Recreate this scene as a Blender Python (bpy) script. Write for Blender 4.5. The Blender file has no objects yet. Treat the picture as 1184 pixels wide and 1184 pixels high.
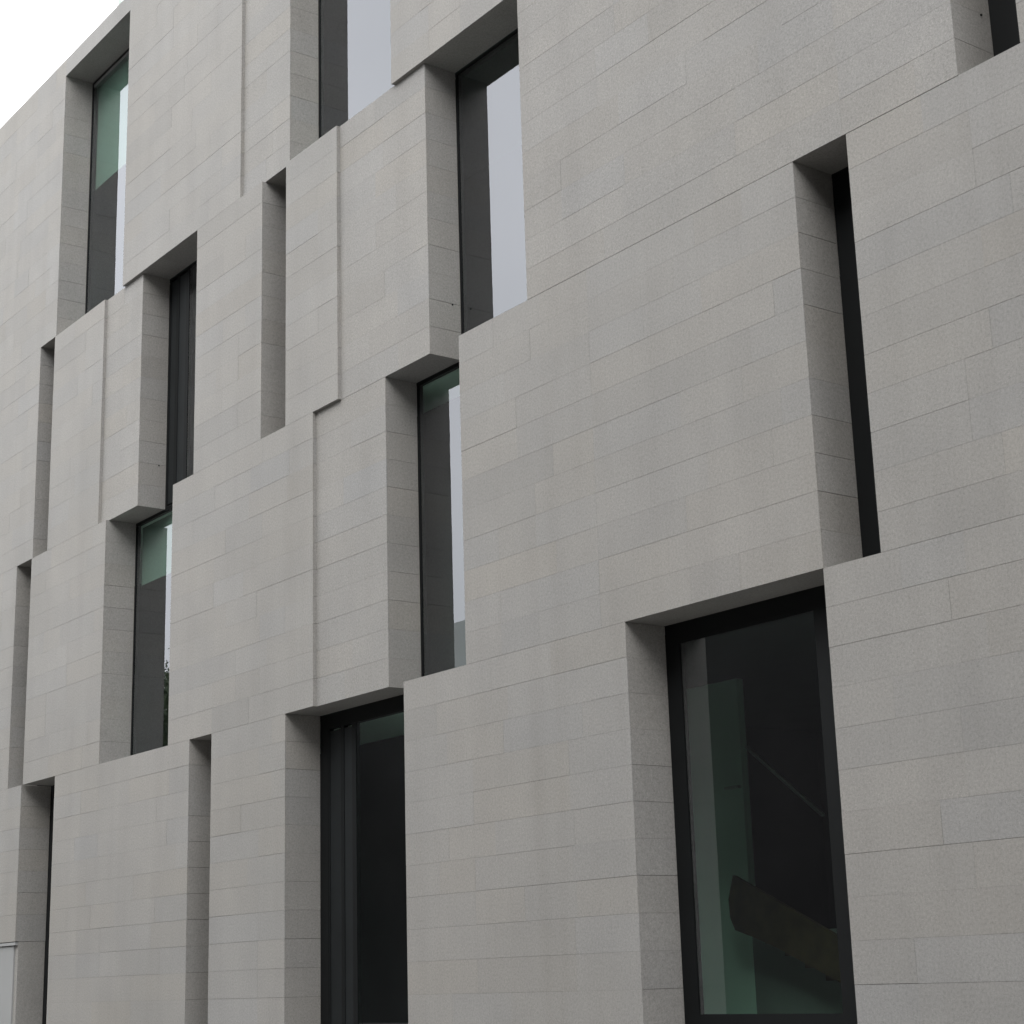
import bpy, bmesh, math, random
from mathutils import Matrix, Vector
random.seed(7)
scn = bpy.context.scene
COL = scn.collection
R = math.radians

# ------------------------------------------------------------------ camera, world, sun, exposure
cam = bpy.data.objects.new('camera', bpy.data.cameras.new('camera'))
COL.objects.link(cam)
scn.camera = cam
cam.data.sensor_width = 36.0
cam.data.lens = 36.0 * 2064.97 / 1184.0
cam.data.clip_start = 0.1
cam.data.clip_end = 3000
YAW, PITCH, ROLL = R(-53.12525), R(14.72061), R(-1.73600)
fwd = Vector((math.sin(YAW)*math.cos(PITCH), math.cos(YAW)*math.cos(PITCH), math.sin(PITCH)))
rgt0 = Vector((math.cos(YAW), -math.sin(YAW), 0))
up0 = rgt0.cross(fwd)
rgt = rgt0*math.cos(ROLL) + up0*math.sin(ROLL)
up = -rgt0*math.sin(ROLL) + up0*math.cos(ROLL)
m = Matrix((rgt, up, -fwd)).transposed().to_4x4()
m.translation = Vector((0, -11.718, 1.6))
cam.matrix_world = m

SUN_EL, SUN_ROT = R(48), R(150)          # high behind the cloud, in front of the facade
world = bpy.data.worlds.new('World')
scn.world = world
world.use_nodes = True
nt = world.node_tree
for n in list(nt.nodes): nt.nodes.remove(n)
N = nt.nodes.new; L = nt.links.new
out = N('ShaderNodeOutputWorld'); bg = N('ShaderNodeBackground'); sky = N('ShaderNodeTexSky')
sky.sky_type = 'NISHITA'; sky.sun_disc = False
sky.sun_elevation = SUN_EL; sky.sun_rotation = SUN_ROT
sky.air_density = 1.6; sky.dust_density = 6.0; sky.ozone_density = 1.0
hs = N('ShaderNodeHueSaturation'); hs.inputs['Saturation'].default_value = 0.13
tc = N('ShaderNodeTexCoord'); nz = N('ShaderNodeTexNoise')
nz.inputs['Scale'].default_value = 1.7; nz.inputs['Detail'].default_value = 5; nz.inputs['Roughness'].default_value = 0.5
mr = N('ShaderNodeMapRange'); mr.inputs['From Min'].default_value = 0.3; mr.inputs['From Max'].default_value = 0.7
mr.inputs['To Min'].default_value = 0.80; mr.inputs['To Max'].default_value = 1.16
mx = N('ShaderNodeMix'); mx.data_type = 'RGBA'; mx.blend_type = 'MULTIPLY'; mx.inputs[0].default_value = 1.0
L(tc.outputs['Generated'], nz.inputs['Vector']); L(nz.outputs['Fac'], mr.inputs['Value'])
cl = N('ShaderNodeMix'); cl.data_type = 'RGBA'; cl.inputs[0].default_value = 0.78        # cloud cover over the clear sky
cl.inputs[7].default_value = (9.6, 9.75, 10.0, 1)
L(sky.outputs['Color'], hs.inputs['Color']); L(hs.outputs['Color'], cl.inputs[6]); L(cl.outputs[2], mx.inputs[6]); L(mr.outputs['Result'], mx.inputs[7])
L(mx.outputs[2], bg.inputs['Color']); L(bg.outputs['Background'], out.inputs['Surface'])
bg.inputs['Strength'].default_value = 0.12

sun = bpy.data.objects.new('sun', bpy.data.lights.new('sun', 'SUN'))
COL.objects.link(sun)
sun.data.energy = 0.6
sun.data.angle = R(40)
sun.data.color = (1.0, 0.97, 0.92)
sdir = Vector((math.sin(SUN_ROT)*math.cos(SUN_EL), math.cos(SUN_ROT)*math.cos(SUN_EL), math.sin(SUN_EL)))
sun.rotation_euler = sdir.to_track_quat('Z', 'Y').to_euler()

scn.view_settings.view_transform = 'Standard'
scn.view_settings.look = 'None'
scn.view_settings.gamma = 1.0
scn.view_settings.use_curve_mapping = False
scn.view_settings.exposure = 1.23
scn.render.engine = 'CYCLES'
scn.cycles.max_bounces = 10
scn.cycles.transparent_max_bounces = 16
scn.render.filter_size = 2.6

# ------------------------------------------------------------------ helpers
def mat(name):
    m = bpy.data.materials.new(name); m.use_nodes = True
    t = m.node_tree; b = t.nodes['Principled BSDF']
    return m, t, b

def plain(name, col, rough=0.6, metal=0.0, var=0.08, scale=6.0, bump=0.0):
    m, t, b = mat(name)
    g = t.nodes.new('ShaderNodeNewGeometry'); n = t.nodes.new('ShaderNodeTexNoise')
    n.inputs['Scale'].default_value = scale; n.inputs['Detail'].default_value = 6
    t.links.new(g.outputs['Position'], n.inputs['Vector'])
    r = t.nodes.new('ShaderNodeValToRGB')
    r.color_ramp.elements[0].position = 0.3; r.color_ramp.elements[1].position = 0.7
    r.color_ramp.elements[0].color = [c*(1-var) for c in col]+[1]
    r.color_ramp.elements[1].color = [min(1, c*(1+var)) for c in col]+[1]
    t.links.new(n.outputs['Fac'], r.inputs['Fac']); t.links.new(r.outputs['Color'], b.inputs['Base Color'])
    b.inputs['Roughness'].default_value = rough; b.inputs['Metallic'].default_value = metal
    if bump:
        bp = t.nodes.new('ShaderNodeBump'); bp.inputs['Strength'].default_value = bump; bp.inputs['Distance'].default_value = 0.01
        t.links.new(n.outputs['Fac'], bp.inputs['Height']); t.links.new(bp.outputs['Normal'], b.inputs['Normal'])
    return m

def granite(name):
    """speckled pale granite; the corner colour layer 'tone' gives each slab its own cast"""
    m, t, b = mat(name)
    nn = t.nodes.new; ln = t.links.new
    g = nn('ShaderNodeNewGeometry')
    at = nn('ShaderNodeAttribute'); at.attribute_name = 'tone'
    def noise(scale, detail, rough=0.6):
        n = nn('ShaderNodeTexNoise'); n.inputs['Scale'].default_value = scale
        n.inputs['Detail'].default_value = detail; n.inputs['Roughness'].default_value = rough
        ln(g.outputs['Position'], n.inputs['Vector']); return n
    def ramp(src, stops):
        r = nn('ShaderNodeValToRGB'); e = r.color_ramp.elements
        while len(e) < len(stops): e.new(0.5)
        for el, (p, v) in zip(e, stops):
            el.position = p; el.color = (v[0], v[1], v[2], 1) if isinstance(v, tuple) else (v, v, v, 1)
        ln(src, r.inputs['Fac']); return r
    def mul(a, bb):
        x = nn('ShaderNodeMix'); x.data_type = 'RGBA'; x.blend_type = 'MULTIPLY'; x.inputs[0].default_value = 1
        ln(a, x.inputs[6]); ln(bb, x.inputs[7]); return x.outputs[2]
    grain = noise(38, 6, 0.75)
    fleck = noise(120, 2, 0.5)
    cloud = noise(1.1, 5, 0.6)
    stain = noise(0.22, 4, 0.55)
    c1 = ramp(grain.outputs['Fac'], [(0.30, (0.77, 0.77, 0.77)), (0.5, (1.0, 1.0, 0.995)), (0.72, (1.19, 1.185, 1.165))])
    c2 = ramp(fleck.outputs['Fac'], [(0.28, 0.70), (0.44, 1.0), (0.62, 1.0), (0.74, 1.38)])
    c3 = ramp(cloud.outputs['Fac'], [(0.3, (0.953, 0.952, 0.955)), (0.7, (1.05, 1.043, 1.035))])
    c4 = ramp(stain.outputs['Fac'], [(0.32, (0.95, 0.95, 0.945)), (0.68, (1.04, 1.04, 1.045))])
    mp = nn('ShaderNodeMapping'); mp.inputs['Scale'].default_value = (2.6, 2.6, 0.16)
    ln(g.outputs['Position'], mp.inputs['Vector'])
    runs = noise(1.0, 5, 0.6); ln(mp.outputs['Vector'], runs.inputs['Vector'])
    c5 = ramp(runs.outputs['Fac'], [(0.30, (0.95, 0.948, 0.945)), (0.55, 1.0), (0.75, 1.02)])          # faint rain runs
    o = mul(mul(mul(mul(mul(c5.outputs['Color'], at.outputs['Color']), c1.outputs['Color']), c2.outputs['Color']), c3.outputs['Color']), c4.outputs['Color'])
    ln(o, b.inputs['Base Color'])
    b.inputs['Roughness'].default_value = 0.64
    b.inputs['Specular IOR Level'].default_value = 0.24
    bp = nn('ShaderNodeBump'); bp.inputs['Strength'].default_value = 0.35; bp.inputs['Distance'].default_value = 0.004
    ln(grain.outputs['Fac'], bp.inputs['Height']); ln(bp.outputs['Normal'], b.inputs['Normal'])
    return m

def glass(name, R0=0.195, tint=(0.84, 0.95, 0.90)):
    m, t, b = mat(name)
    t.nodes.remove(b)
    o = t.nodes['Material Output']
    tr = t.nodes.new('ShaderNodeBsdfTransparent'); tr.inputs['Color'].default_value = (*tint, 1)
    gl = t.nodes.new('ShaderNodeBsdfGlossy'); gl.inputs['Roughness'].default_value = 0.0
    gl.inputs['Color'].default_value = (0.93, 0.95, 1.0, 1)
    g = t.nodes.new('ShaderNodeNewGeometry')
    def mth(op, *v):
        n = t.nodes.new('ShaderNodeMath'); n.operation = op
        for i, q in enumerate(v):
            if isinstance(q, (int, float)): n.inputs[i].default_value = q
            else: t.links.new(q, n.inputs[i])
        return n.outputs[0]
    dt = t.nodes.new('ShaderNodeVectorMath'); dt.operation = 'DOT_PRODUCT'
    t.links.new(g.outputs['Incoming'], dt.inputs[0]); t.links.new(g.outputs['Normal'], dt.inputs[1])
    c = mth('ABSOLUTE', dt.outputs['Value'])
    k = mth('MULTIPLY', mth('POWER', mth('SUBTRACT', 1.0, c), 5.0), 1-R0)
    fac = mth('MULTIPLY', mth('ADD', k, R0), mth('SUBTRACT', 1.0, g.outputs['Backfacing']))   # coated outer face mirrors, inner face does not
    mi = t.nodes.new('ShaderNodeMixShader')
    t.links.new(fac, mi.inputs['Fac'])
    t.links.new(tr.outputs[0], mi.inputs[1]); t.links.new(gl.outputs[0], mi.inputs[2])
    t.links.new(mi.outputs[0], o.inputs['Surface'])
    return m

M = {}
M['granite'] = granite('granite')
M['glass'] = glass('window_glass')
M['frame'] = plain('dark_anodised_frame', (0.005, 0.006, 0.0065), 0.6, 0.0, 0.1, 3)
M['vent'] = plain('dark_grey_vent_panel', (0.012, 0.014, 0.015), 0.6, 0.0, 0.12, 3)
for k_ in ('frame', 'vent'): M[k_].node_tree.nodes['Principled BSDF'].inputs['Specular IOR Level'].default_value = 0.2
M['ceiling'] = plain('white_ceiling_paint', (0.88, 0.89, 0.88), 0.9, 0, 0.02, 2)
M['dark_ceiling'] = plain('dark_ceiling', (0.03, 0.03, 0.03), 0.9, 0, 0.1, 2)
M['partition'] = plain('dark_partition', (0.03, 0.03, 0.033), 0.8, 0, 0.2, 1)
M['floor'] = plain('pale_interior_floor', (0.70, 0.69, 0.66), 0.6, 0, 0.05, 2)
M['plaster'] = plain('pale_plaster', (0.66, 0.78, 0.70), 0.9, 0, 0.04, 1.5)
M['shaded_plaster'] = plain('shaded_plaster', (0.20, 0.21, 0.20), 0.9, 0, 0.08, 1.5)
M['wood'] = plain('brown_stair_wood', (0.075, 0.046, 0.022), 0.5, 0, 0.3, 5)
M['steel'] = plain('brushed_steel', (0.55, 0.55, 0.53), 0.35, 0.6, 0.05, 8)
M['vent_steel'] = plain('dull_steel', (0.26, 0.26, 0.25), 0.5, 0.3, 0.05, 8)
M['roof'] = plain('grey_roof_membrane', (0.16, 0.16, 0.16), 0.9, 0, 0.15, 2)
M['panel'] = plain('pale_grey_panel', (0.27, 0.275, 0.275), 0.6, 0, 0.04, 1.0)
M['paving'] = plain('stone_paving', (0.17, 0.165, 0.155), 0.85, 0, 0.12, 3, 0.2)
M['ground'] = plain('ground', (0.16, 0.16, 0.13), 0.95, 0, 0.25, 0.4, 0.2)
M['asphalt'] = plain('asphalt', (0.055, 0.055, 0.057), 0.9, 0, 0.2, 20, 0.3)
M['kerb'] = plain('kerb_granite', (0.30, 0.30, 0.29), 0.85, 0, 0.15, 15)
M['bark'] = plain('bark', (0.075, 0.06, 0.045), 0.95, 0, 0.35, 9, 0.5)
M['leaf'] = plain('leaves', (0.040, 0.060, 0.024), 0.7, 0, 0.45, 0.9)
M['render'] = plain('pale_render', (0.60, 0.62, 0.59), 0.9, 0, 0.06, 0.6)
M['brick'] = plain('dark_brick', (0.017, 0.0155, 0.015), 0.9, 0, 0.25, 0.5)
M['dark_glass'] = plain('dark_glazing', (0.012, 0.014, 0.015), 0.35, 0, 0.1, 1)
M['dark_glass'].node_tree.nodes['Principled BSDF'].inputs['Specular IOR Level'].default_value = 0.15
M['white_paint'] = plain('white_road_paint', (0.70, 0.70, 0.68), 0.8, 0, 0.12, 8)

def link(name, bm, material, parent=None, smooth=False):
    me = bpy.data.meshes.new(name)
    bm.to_mesh(me); bm.free()
    o = bpy.data.objects.new(name, me); COL.objects.link(o)
    me.materials.append(material)
    if smooth:
        for p in me.polygons: p.use_smooth = True
    if parent: o.parent = parent
    return o

def box(bm, x0, x1, y0, y1, z0, z1):
    v = [bm.verts.new(p) for p in ((x0,y0,z0),(x1,y0,z0),(x1,y1,z0),(x0,y1,z0),(x0,y0,z1),(x1,y0,z1),(x1,y1,z1),(x0,y1,z1))]
    return [bm.faces.new([v[i] for i in f]) for f in ((0,3,2,1),(4,5,6,7),(0,1,5,4),(1,2,6,5),(2,3,7,6),(3,0,4,7))]

def bar(bm, a, b, w, h):
    """square bar from a to b"""
    a, b = Vector(a), Vector(b); d = (b-a).normalized()
    s = d.cross(Vector((0, 1, 0.001))).normalized(); t = s.cross(d)
    vs = []
    for p in (a, b):
        for i, j in ((-1,-1),(1,-1),(1,1),(-1,1)): vs.append(bm.verts.new(p + s*(i*w/2) + t*(j*h/2)))
    for f in ((0,1,2,3),(7,6,5,4),(0,4,5,1),(1,5,6,2),(2,6,7,3),(3,7,4,0)): bm.faces.new([vs[i] for i in f])

def tube(bm, pts, radii, seg=8):
    rings = []
    for i, p in enumerate(pts):
        p = Vector(p)
        d = (Vector(pts[min(i+1, len(pts)-1)]) - Vector(pts[max(i-1, 0)])).normalized()
        s = d.orthogonal().normalized(); t = d.cross(s)
        rings.append([bm.verts.new(p + (s*math.cos(2*math.pi*k/seg) + t*math.sin(2*math.pi*k/seg))*radii[i]) for k in range(seg)])
    for a, b in zip(rings, rings[1:]):
        for k in range(seg): bm.faces.new((a[k], a[(k+1) % seg], b[(k+1) % seg], b[k]))
    bm.faces.new(rings[0][::-1]); bm.faces.new(rings[-1])

def thing(name, label, cat, loc=(0, 0, 0), group=None):
    o = bpy.data.objects.new(name, None); COL.objects.link(o); o.location = loc
    o['label'] = label; o['category'] = cat
    if group: o['group'] = group
    return o

def struct(name, bm, material):
    o = link(name, bm, material); o['kind'] = 'structure'; return o

# ------------------------------------------------------------------ ground, road, pavement
bm = bmesh.new(); box(bm, -1500, 1500, -1500, 1500, -0.6, -0.10); struct('ground', bm, M['ground'])
bm = bmesh.new(); box(bm, -300, 200, -14.2, 40, -0.3, 0.0); struct('pavement', bm, M['paving'])
bm = bmesh.new(); box(bm, -300, 200, -20.6, -14.36, -0.3, -0.096); struct('road', bm, M['asphalt'])
bm = bmesh.new()
for y in (-14.36, -20.76): 
    x = -120
    while x < 60:
        box(bm, x, x+0.99, y+0.002, y+0.158, -0.3, 0.012); x += 1.0
struct('kerb', bm, M['kerb'])
bm = bmesh.new(); box(bm, -300, 200, -34, -20.76, -0.3, 0.0); struct('far_pavement', bm, M['paving'])
bm = bmesh.new()
x = -120
while x < 60:
    box(bm, x, x+2.0, -17.53, -17.43, -0.095, -0.091); x += 5.0
struct('road_marking', bm, M['white_paint'])

# ------------------------------------------------------------------ the stone building
F0, F1, F2, F3, HEAD4, ROOF = 0.0, 5.135, 9.150, 13.135, 18.337, 18.690
D = 0.536            # depth of the reveals: plane of the glass
REC = 0.054          # set-back of the recessed panels
XL, XR = -42.0, 6.0
building = thing('stone_building', 'pale grey granite building with staggered tall windows and slot openings in deep reveals', 'building')

COURSE = (F2 - F1) / 11.0
BASE = (0.276, 0.269, 0.258)
def slab_tone():
    v = random.gauss(1.0, 0.014) - (0.04 if random.random() < 0.05 else 0); w = random.gauss(0, 0.006)
    return (BASE[0]*v*(1+w), BASE[1]*v, BASE[2]*v*(1-w*1.6), 1)

def lengths(a, b, seed, lo=0.75, hi=1.75, fixed=()):
    rnd = random.Random(seed); cuts = [a]
    stops = sorted(f for f in fixed if a+0.2 < f < b-0.2) + [b]
    x = a
    for s in stops:
        while True:
            x += rnd.choice((0.7, 0.9, 1.1, 1.4, 1.4, 1.75)) * (hi/1.75)
            if x > s - 0.35: x = s; cuts.append(x); break
            cuts.append(x)
    return cuts

def stone_block(x0, x1, z0, z1, y0=0.0, y1=D, zref=F1, fixed=(), name='stone_panel', end_r=True):
    """one block of the facade: a backing with jointed granite slabs 15 mm thick on its faces"""
    bm = bmesh.new(); lay = bm.loops.layers.color.new('tone') if False else bm.loops.layers.float_color.new('tone')
    def paint(faces, c):
        for f in faces:
            for l in f.loops: l[lay] = c
    T = 0.015
    zt0, zt1 = z0 + 0.0015, z1 - 0.0015
    paint(box(bm, x0+T+0.001, x1-T-0.001, y0+T, y1, zt0+T, zt1-T), (BASE[0]*0.42, BASE[1]*0.41, BASE[2]*0.40, 1))
    # courses counted down from the storey line
    zs = [z0]
    k = math.ceil((z0 - zref)/COURSE + 0.3)
    while zref + k*COURSE < z1 - 0.12: zs.append(zref + k*COURSE); k += 1
    zs.append(z1)
    for r in range(len(zs)-1):
        za, zb = zs[r], zs[r+1]
        row = int(round((za-zref)/COURSE))
        gj = random.choice((0.0012, 0.0014, 0.0018, 0.002, 0.0024, 0.003))
        # the front
        cuts = lengths(x0, x1, (row*7919 + int(abs(x0)*10)) & 0xffff, fixed=fixed)
        for i in range(len(cuts)-1):
            a, b = cuts[i], cuts[i+1]
            t = slab_tone()
            dy = random.uniform(-0.0012, 0.0012)
            g = max(0.0004, gj*random.uniform(0.35, 1.3))
            gl = 0 if i == 0 else random.choice((0.0006, 0.001, 0.0018))
            paint(box(bm, a+gl, b, y0+dy, y0+T, za + (zt0-z0 if r == 0 else g), zb - (0.0015 if r == len(zs)-2 else 0.0003)), t)
        # the side faces (jambs)
        for side in (0, 1):
            xa, xb = (x0, x0+T) if side == 0 else (x1-T, x1)
            t = slab_tone(); g = max(0.001, random.choice((0.0012, 0.002, 0.003, 0.0042)))
            dx = random.uniform(-0.0006, 0.0006)
            paint(box(bm, xa+dx, xb+dx, y0+T+0.0012, y1, za + (zt0-z0 if r == 0 else g), zb - (0.0015 if r == len(zs)-2 else 0.0003)), t)
    # underside and top
    cuts = lengths(x0+T+0.002, x1-T-0.002, int(abs(x0*100)) + 5)
    for i in range(len(cuts)-1):
        for za, zb in ((zt0, zt0+T-0.001), (zt1-T+0.001, zt1)):
            paint(box(bm, cuts[i]+(0.002 if i else 0), cuts[i+1], y0+T+0.0012, y1-0.002, za, zb), slab_tone())
    return link(name, bm, M['granite'], building)

def row(z0, z1, cells, zref, fixed=()):
    """cells: list of (x0, x1, set-back)"""
    for x0, x1, s in cells: stone_block(x0, x1, z0, z1, s, D, zref, fixed)

OPEN4 = [(-37.60, -34.78), (-29.202, -26.374), (-20.796, -17.999), (-12.40, -9.60), (-4.0, -1.2)]
OPEN3 = [(-38.30, -37.62), (-34.09, -32.02), (-29.913, -29.246), (-25.687, -23.613), (-21.517, -20.807), (-17.288, -15.206), (-8.927, -8.258), (-0.5, 0.2)]
OPEN2 = [(-39.05, -38.35), (-35.17, -32.70), (-30.642, -29.945), (-26.772, -24.302), (-18.318, -16.588), (-10.953, -10.259), (-2.5, -1.8)]
OPEN1 = [(-38.4, -36.94), (-32.0, -31.3), (-30.006, -28.538), (-23.599, -22.903), (-20.789, -17.905), (-13.746, -10.953), (-5.3, -2.5)]
STEP4 = {-22.204: 'r'}; STEP3 = {-27.091: 'r', -19.401: 'r'}; STEP2 = {-20.057: 'r'}
def cells(opens, steps):
    res = []; x = XL
    for a, b in opens + [(XR, XR)]:
        st = [s for s in steps if x < s < a]
        if st: res += [(x, st[0], 0.0), (st[0], a, REC)]
        else: res.append((x, a, 0.0))
        x = b
    return res
row(F3, ROOF, cells(OPEN4, STEP4), F3)
c3 = [(a, b, -0.003 if abs(a+15.206) < 0.01 else s) for a, b, s in cells(OPEN3, STEP3)]
row(F2, F3, c3, F2, fixed=(-10.298,))
row(F1, F2, cells(OPEN2, STEP2), F1, fixed=(-14.13,))
c1 = cells(OPEN1, {})
for a, b, s in c1:
    if abs(b + 30.006) < 0.01:
        stone_block(a, b, 2.50, F1, s, D, F1)
        # base of that pier: pale plinth panel set back under a thin ledge
        pl = bmesh.new(); box(pl, a, b-0.135, 0.035, D, F0, 2.425); o = link('plinth_panel', pl, M['panel'], building)
        o['label'] = 'smooth pale grey panel at the foot of the leftmost stone pier'
        lg = bmesh.new(); box(lg, a, b-0.012, 0.004, 0.0585, 2.440, 2.488); link('ledge', lg, M['panel'], building)
        rt = bmesh.new(); box(rt, b-0.133, b-0.004, 0.06, D-0.002, F0, 2.498)
        lay = rt.loops.layers.float_color.new('tone')
        for f in rt.faces:
            for l in f.loops: l[lay] = BASE + (1,)
        link('pier_core', rt, M['granite'], building)
    else:
        stone_block(a, b, F0, F1, s, D, F1)
# lintels over the top-floor windows
for a, b in OPEN4: stone_block(a, b, HEAD4, ROOF, 0.0, D, F3, name='lintel')

# roof, rear and end walls, floors
DEEP = 16.0
bm = bmesh.new(); box(bm, XL+0.3, XR-0.3, D+0.01, DEEP-0.3, ROOF-0.45, ROOF-0.15); link('roof', bm, M['roof'], building)
for a, b, c, d, nm in ((XL, XL+0.3, D+0.005, DEEP, 'end_wall'), (XR-0.3, XR, D+0.005, DEEP, 'end_wall'), (XL+0.302, XR-0.302, DEEP-0.3, DEEP, 'rear_wall')):
    bm = bmesh.new(); lay = bm.loops.layers.float_color.new('tone')
    for f in box(bm, a, b, c, d, F0, ROOF):
        for l in f.loops: l[lay] = BASE + (1,)
    link(nm, bm, M['granite'], building)

X0, X1, YI = XL+0.31, XR-0.31, D+0.09
def part(name, material, *boxes, parent=building):
    bm = bmesh.new()
    for b in boxes: box(bm, *b)
    return link(name, bm, M[material], parent)
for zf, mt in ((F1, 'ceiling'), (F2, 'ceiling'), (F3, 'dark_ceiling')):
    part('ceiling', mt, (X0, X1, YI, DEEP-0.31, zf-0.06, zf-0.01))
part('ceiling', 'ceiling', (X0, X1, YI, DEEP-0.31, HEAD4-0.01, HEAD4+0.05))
for zf in (F0, F1, F2, F3): part('floor', 'floor', (X0, X1, YI, DEEP-0.31, zf+0.001, zf+0.02))
PD = D + 1.88
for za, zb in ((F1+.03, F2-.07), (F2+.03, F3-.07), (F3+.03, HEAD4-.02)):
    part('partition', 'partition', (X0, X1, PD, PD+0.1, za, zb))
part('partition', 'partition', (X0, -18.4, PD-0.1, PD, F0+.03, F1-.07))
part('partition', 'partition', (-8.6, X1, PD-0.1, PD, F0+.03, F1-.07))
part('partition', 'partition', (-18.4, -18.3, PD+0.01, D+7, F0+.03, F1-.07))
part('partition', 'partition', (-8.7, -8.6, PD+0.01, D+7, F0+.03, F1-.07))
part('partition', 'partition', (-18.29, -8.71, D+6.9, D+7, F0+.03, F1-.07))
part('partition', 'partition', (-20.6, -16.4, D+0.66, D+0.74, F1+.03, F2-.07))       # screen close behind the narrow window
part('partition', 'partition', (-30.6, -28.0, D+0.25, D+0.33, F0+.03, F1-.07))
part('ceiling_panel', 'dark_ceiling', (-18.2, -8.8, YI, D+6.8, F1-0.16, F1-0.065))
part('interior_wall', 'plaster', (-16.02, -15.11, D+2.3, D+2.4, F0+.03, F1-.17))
part('interior_wall', 'shaded_plaster', (-15.108, -9.2, D+2.3, D+2.4, F0+.03, 2.05))  # pale wall continued, coloured darker for the shade and light falloff below the stair
part('wall_rail', 'steel', (-15.36, -15.14, D+2.24, D+2.295, 3.69, 3.72))

# stair seen through the widest ground-floor window: solid timber string, treads behind it, steel handrail
st = bmesh.new(); YS = D + 1.9
prof = [(-14.96, 2.08), (-15.03, 2.22), (-15.04, 2.42), (-14.95, 2.68), (-13.3, 1.90), (-11.9, 1.25), (-11.9, 0.78), (-13.46, 1.50), (-14.3, 1.86), (-14.7, 2.00)]
fr_ = [st.verts.new((x, YS, z)) for x, z in prof]; bk_ = [st.verts.new((x, YS+0.06, z)) for x, z in prof]
st.faces.new(fr_); st.faces.new(bk_[::-1])
for i in range(len(prof)):
    j = (i+1) % len(prof); st.faces.new((fr_[j], fr_[i], bk_[i], bk_[j]))
bmesh.ops.recalc_face_normals(st, faces=st.faces)
stair = link('staircase', st, M['wood'], building)
tr = bmesh.new()
for i in range(10): box(tr, -14.85+i*0.29, -14.85+(i+1)*0.29-0.002, YS+0.062, YS+0.36, 2.05-i*0.135, 2.23-i*0.135)
link('tread', tr, M['wood'], stair)
hr = bmesh.new(); bar(hr, (-14.60, YS, 4.08), (-13.5, YS, 3.22), 0.035, 0.035); link('handrail', hr, M['steel'], stair)

# windows: a thin dark frame with its glass pane just behind the reveal
def window(x0, x1, z0, z1, fw=0.035, vents=(), bottom=None, right=None):
    bt = fw if bottom is None else bottom
    rw = fw if right is None else right
    bm = bmesh.new(); ya, yb = D+0.003, D+0.075
    z0 += 0.004; z1 -= 0.004
    box(bm, x0, x0+fw, ya, yb, z0, z1); box(bm, x1-rw, x1, ya, yb, z0, z1)
    box(bm, x0+fw, x1-rw, ya, yb, z0, z0+bt); box(bm, x0+fw, x1-rw, ya, yb, z1-fw, z1)
    w = link('window', bm, M['frame'], building)
    xa = x0 + fw
    for a, b in vents:                                     # opening lights closed by a solid panel, with a mullion
        v = bmesh.new(); box(v, x0+a, x0+b, ya+0.012, yb-0.01, z0+bt+0.03, z1-fw-0.03); link('vent_panel', v, M['vent'], w)
    if vents:
        e = x0 + max(b for a, b in vents)
        v = bmesh.new(); s = x0+fw
        for a, b in sorted(vents):
            box(v, s, x0+a, ya+0.004, yb-0.004, z0+bt, z1-fw); s = x0+b
        box(v, e, e+0.10, ya+0.004, yb-0.004, z0+bt, z1-fw); link('mullion', v, M['frame'], w)
        xa = e + 0.10
    g = bmesh.new(); box(g, xa, x1-rw, D+0.014, D+0.038, z0+bt, z1-fw); link('pane', g, M['glass'], w)
    return w
M['blind'] = plain('pale_roller_blind', (0.185, 0.205, 0.195), 0.9, 0, 0.03, 2)
for a, b in OPEN4:
    w = window(a, b, F3, HEAD4)
    if abs(a+29.202) < 0.01: part('roller_blind', 'blind', (a+.06, b-.06, D+0.10, D+0.108, 16.15, HEAD4-0.015), parent=w)
for a, b in OPEN3:
    c = abs(a + 25.687) < 0.01
    window(a, b, F2, F3, 0.30 if b-a < 1 else 0.035, ((0.06, 0.26), (0.36, 0.62)) if c else ())
for a, b in OPEN2:
    w = window(a, b, F1, F2, 0.30 if b-a < 1 else 0.035)
    if abs(a+26.772) < 0.01: part('roller_blind', 'blind', (a+.06, b-.06, D+0.10, D+0.108, 8.10, F2-0.07), parent=w)
for a, b in OPEN1:
    wide = b-a > 2
    if abs(a + 20.789) < 0.01: window(a, b, F0, F1, 0.20, ((0.24, 0.52), (0.60, 0.80)))
    else: window(a, b, F0, F1, 0.21 if wide else 0.12, (), *((1.23, 0.67) if abs(a+13.746) < 0.01 else (None, None)))

# small steel anchor bolts in the jambs of the second-floor windows
for a, b in OPEN3:
    if any(abs(a - q) < 0.01 for q in (-25.687, -17.288, -8.927)):
        bm = bmesh.new()
        tube(bm, [(a-0.005, 0.41, 9.87), (a+0.012, 0.41, 9.87)], [0.012, 0.010], 10)
        link('anchor_bolt', bm, M['vent'], building)

# glass balustrade on the roof edge
bal = part('balustrade', 'steel', (-27.08, -6.0, 0.045, 0.105, ROOF+1.15, ROOF+1.20))
x = -27.08
for i in range(15):
    part('post', 'steel', (x, x+0.10, 0.045, 0.105, ROOF-0.004, ROOF+1.148), parent=bal)
    part('glass_panel', 'glass', (x+0.12, x+1.38, 0.068, 0.080, ROOF+0.01, ROOF+1.12), parent=bal); x += 1.4

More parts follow.
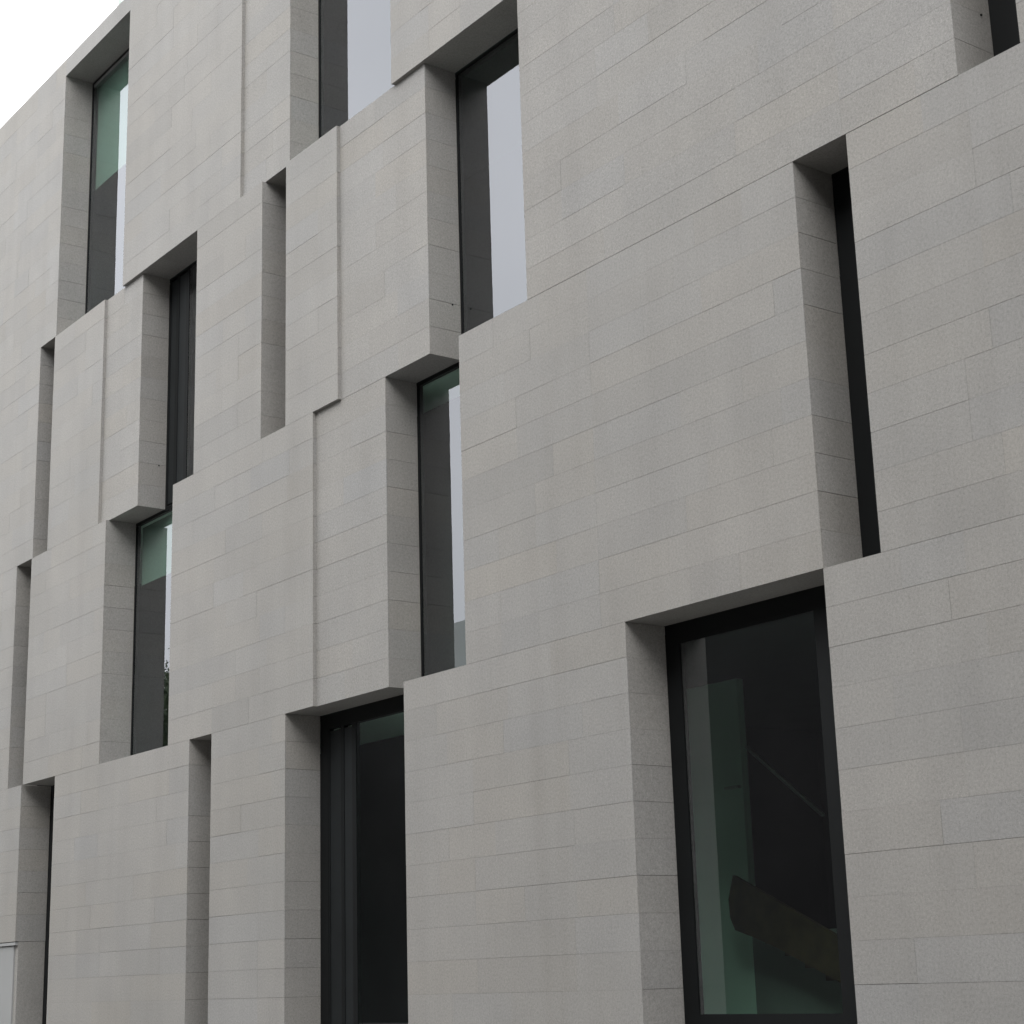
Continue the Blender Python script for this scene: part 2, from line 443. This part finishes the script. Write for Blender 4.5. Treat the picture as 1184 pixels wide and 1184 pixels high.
# ------------------------------------------------------------------ across the road: what the glass mirrors, plus an added shading block
def make_tree(seed, h):
    rnd = random.Random(seed)
    t = thing('street_tree', 'leafy green tree at the far end of the street across the road', 'tree', (0, 0, 0), 'street trees at the far end of the road')
    tk = bmesh.new()
    tube(tk, [(0, 0, -0.02), (0.05, 0.02, h*0.15), (-0.05, 0.06, h*0.4), (0.08, 0, h*0.72), (0.1, 0.02, h*0.93)], [0.30, 0.22, 0.17, 0.10, 0.03])
    for i in range(11):
        a = i*2.4 + rnd.uniform(-.3, .3); z = h*(0.24+0.055*i); r = h*0.25*(1-0.045*i)
        tube(tk, [(0, 0, z), (math.cos(a)*r*0.5, math.sin(a)*r*0.5, z+h*0.07), (math.cos(a)*r, math.sin(a)*r, z+h*0.12)], [0.09, 0.06, 0.02], 6)
    link('trunk', tk, M['bark'], t)
    cr = bmesh.new()
    for c in range(200):
        z = rnd.uniform(0.2, 0.97); w = math.sin(math.pi*min(1, (z-0.12)/0.9)**0.8)*0.30
        a = rnd.uniform(0, 6.283); rr = h*w*math.sqrt(rnd.uniform(0.05, 1)); s = h*rnd.uniform(0.03, 0.06)
        cx, cy, cz = math.cos(a)*rr, math.sin(a)*rr, z*h
        for k in range(190):
            p = Vector((rnd.gauss(0, s), rnd.gauss(0, s), rnd.gauss(0, s*0.7))) + Vector((cx, cy, cz))
            u = Vector((rnd.uniform(-1, 1), rnd.uniform(-1, 1), rnd.uniform(-1, 1))).normalized()
            v = u.orthogonal().normalized(); q = rnd.uniform(0.07, 0.12)
            cr.faces.new([cr.verts.new(p + u*q), cr.verts.new(p + v*q*0.6), cr.verts.new(p - u*q), cr.verts.new(p - v*q*0.6)])
    link('crown', cr, M['leaf'], t)
    return t
protos = [make_tree(3, 15.5), make_tree(8, 13.5), make_tree(21, 16.5)]
rnd = random.Random(4)
k = 0
for i in range(10):
    x = -122 + i*5.3 + rnd.uniform(-1, 1)
    if k < 3: t = protos[k]
    else:
        src = protos[k % 3]; t = src.copy(); COL.objects.link(t)
        for ch in src.children:
            c = ch.copy(); COL.objects.link(c); c.parent = t
    t.location = (x, -24.5 + rnd.uniform(-1, 1), 0); t.rotation_euler = (0, 0, rnd.uniform(0, 6.28)); k += 1

def block(name, label, loc, x0, x1, h, wall, n, floors, step):
    t = thing(name, label, 'building', loc)
    def hp(nm, mt, par, *bx):
        b = bmesh.new()
        for q in bx: box(b, *q)
        return link(nm, b, M[mt], par)
    hp('wall', wall, t, (x0, x1, -12, 0, 0, h))
    hp('roof', 'roof', t, (x0-.2, x1+.2, -12.2, 0.2, h+.003, h+.35))
    for i in range(n):
        for j in range(floors):
            x = x0 + (x1-x0)*(i+0.5)/n - 1.0; z = 1.2 + j*step
            w = hp('window', 'frame', t, (x, x+2.0, 0.002, 0.06, z, z+2.0))
            hp('pane', 'dark_glass', w, (x+.1, x+1.9, 0.062, 0.07, z+.1, z+1.9))
    return t
t = block('offcamera_block', 'long windowless charcoal block with a pale set-back top storey across the road', (-75, -31, 0), -52, 55, 13.8, 'brick', 0, 3, 4.0)
b_ = bmesh.new(); box(b_, -51, 54, -11, -1.2, 14.16, 17.2); link('top_storey', b_, M['render'], t)
block('offcamera_block', 'tall charcoal block added out of view to shade the right of the facade', (8, -27.5, 0), -26, 42, 27.0, 'brick', 12, 6, 4.2)  # unseen block, added to cut the sky light on the facade's right
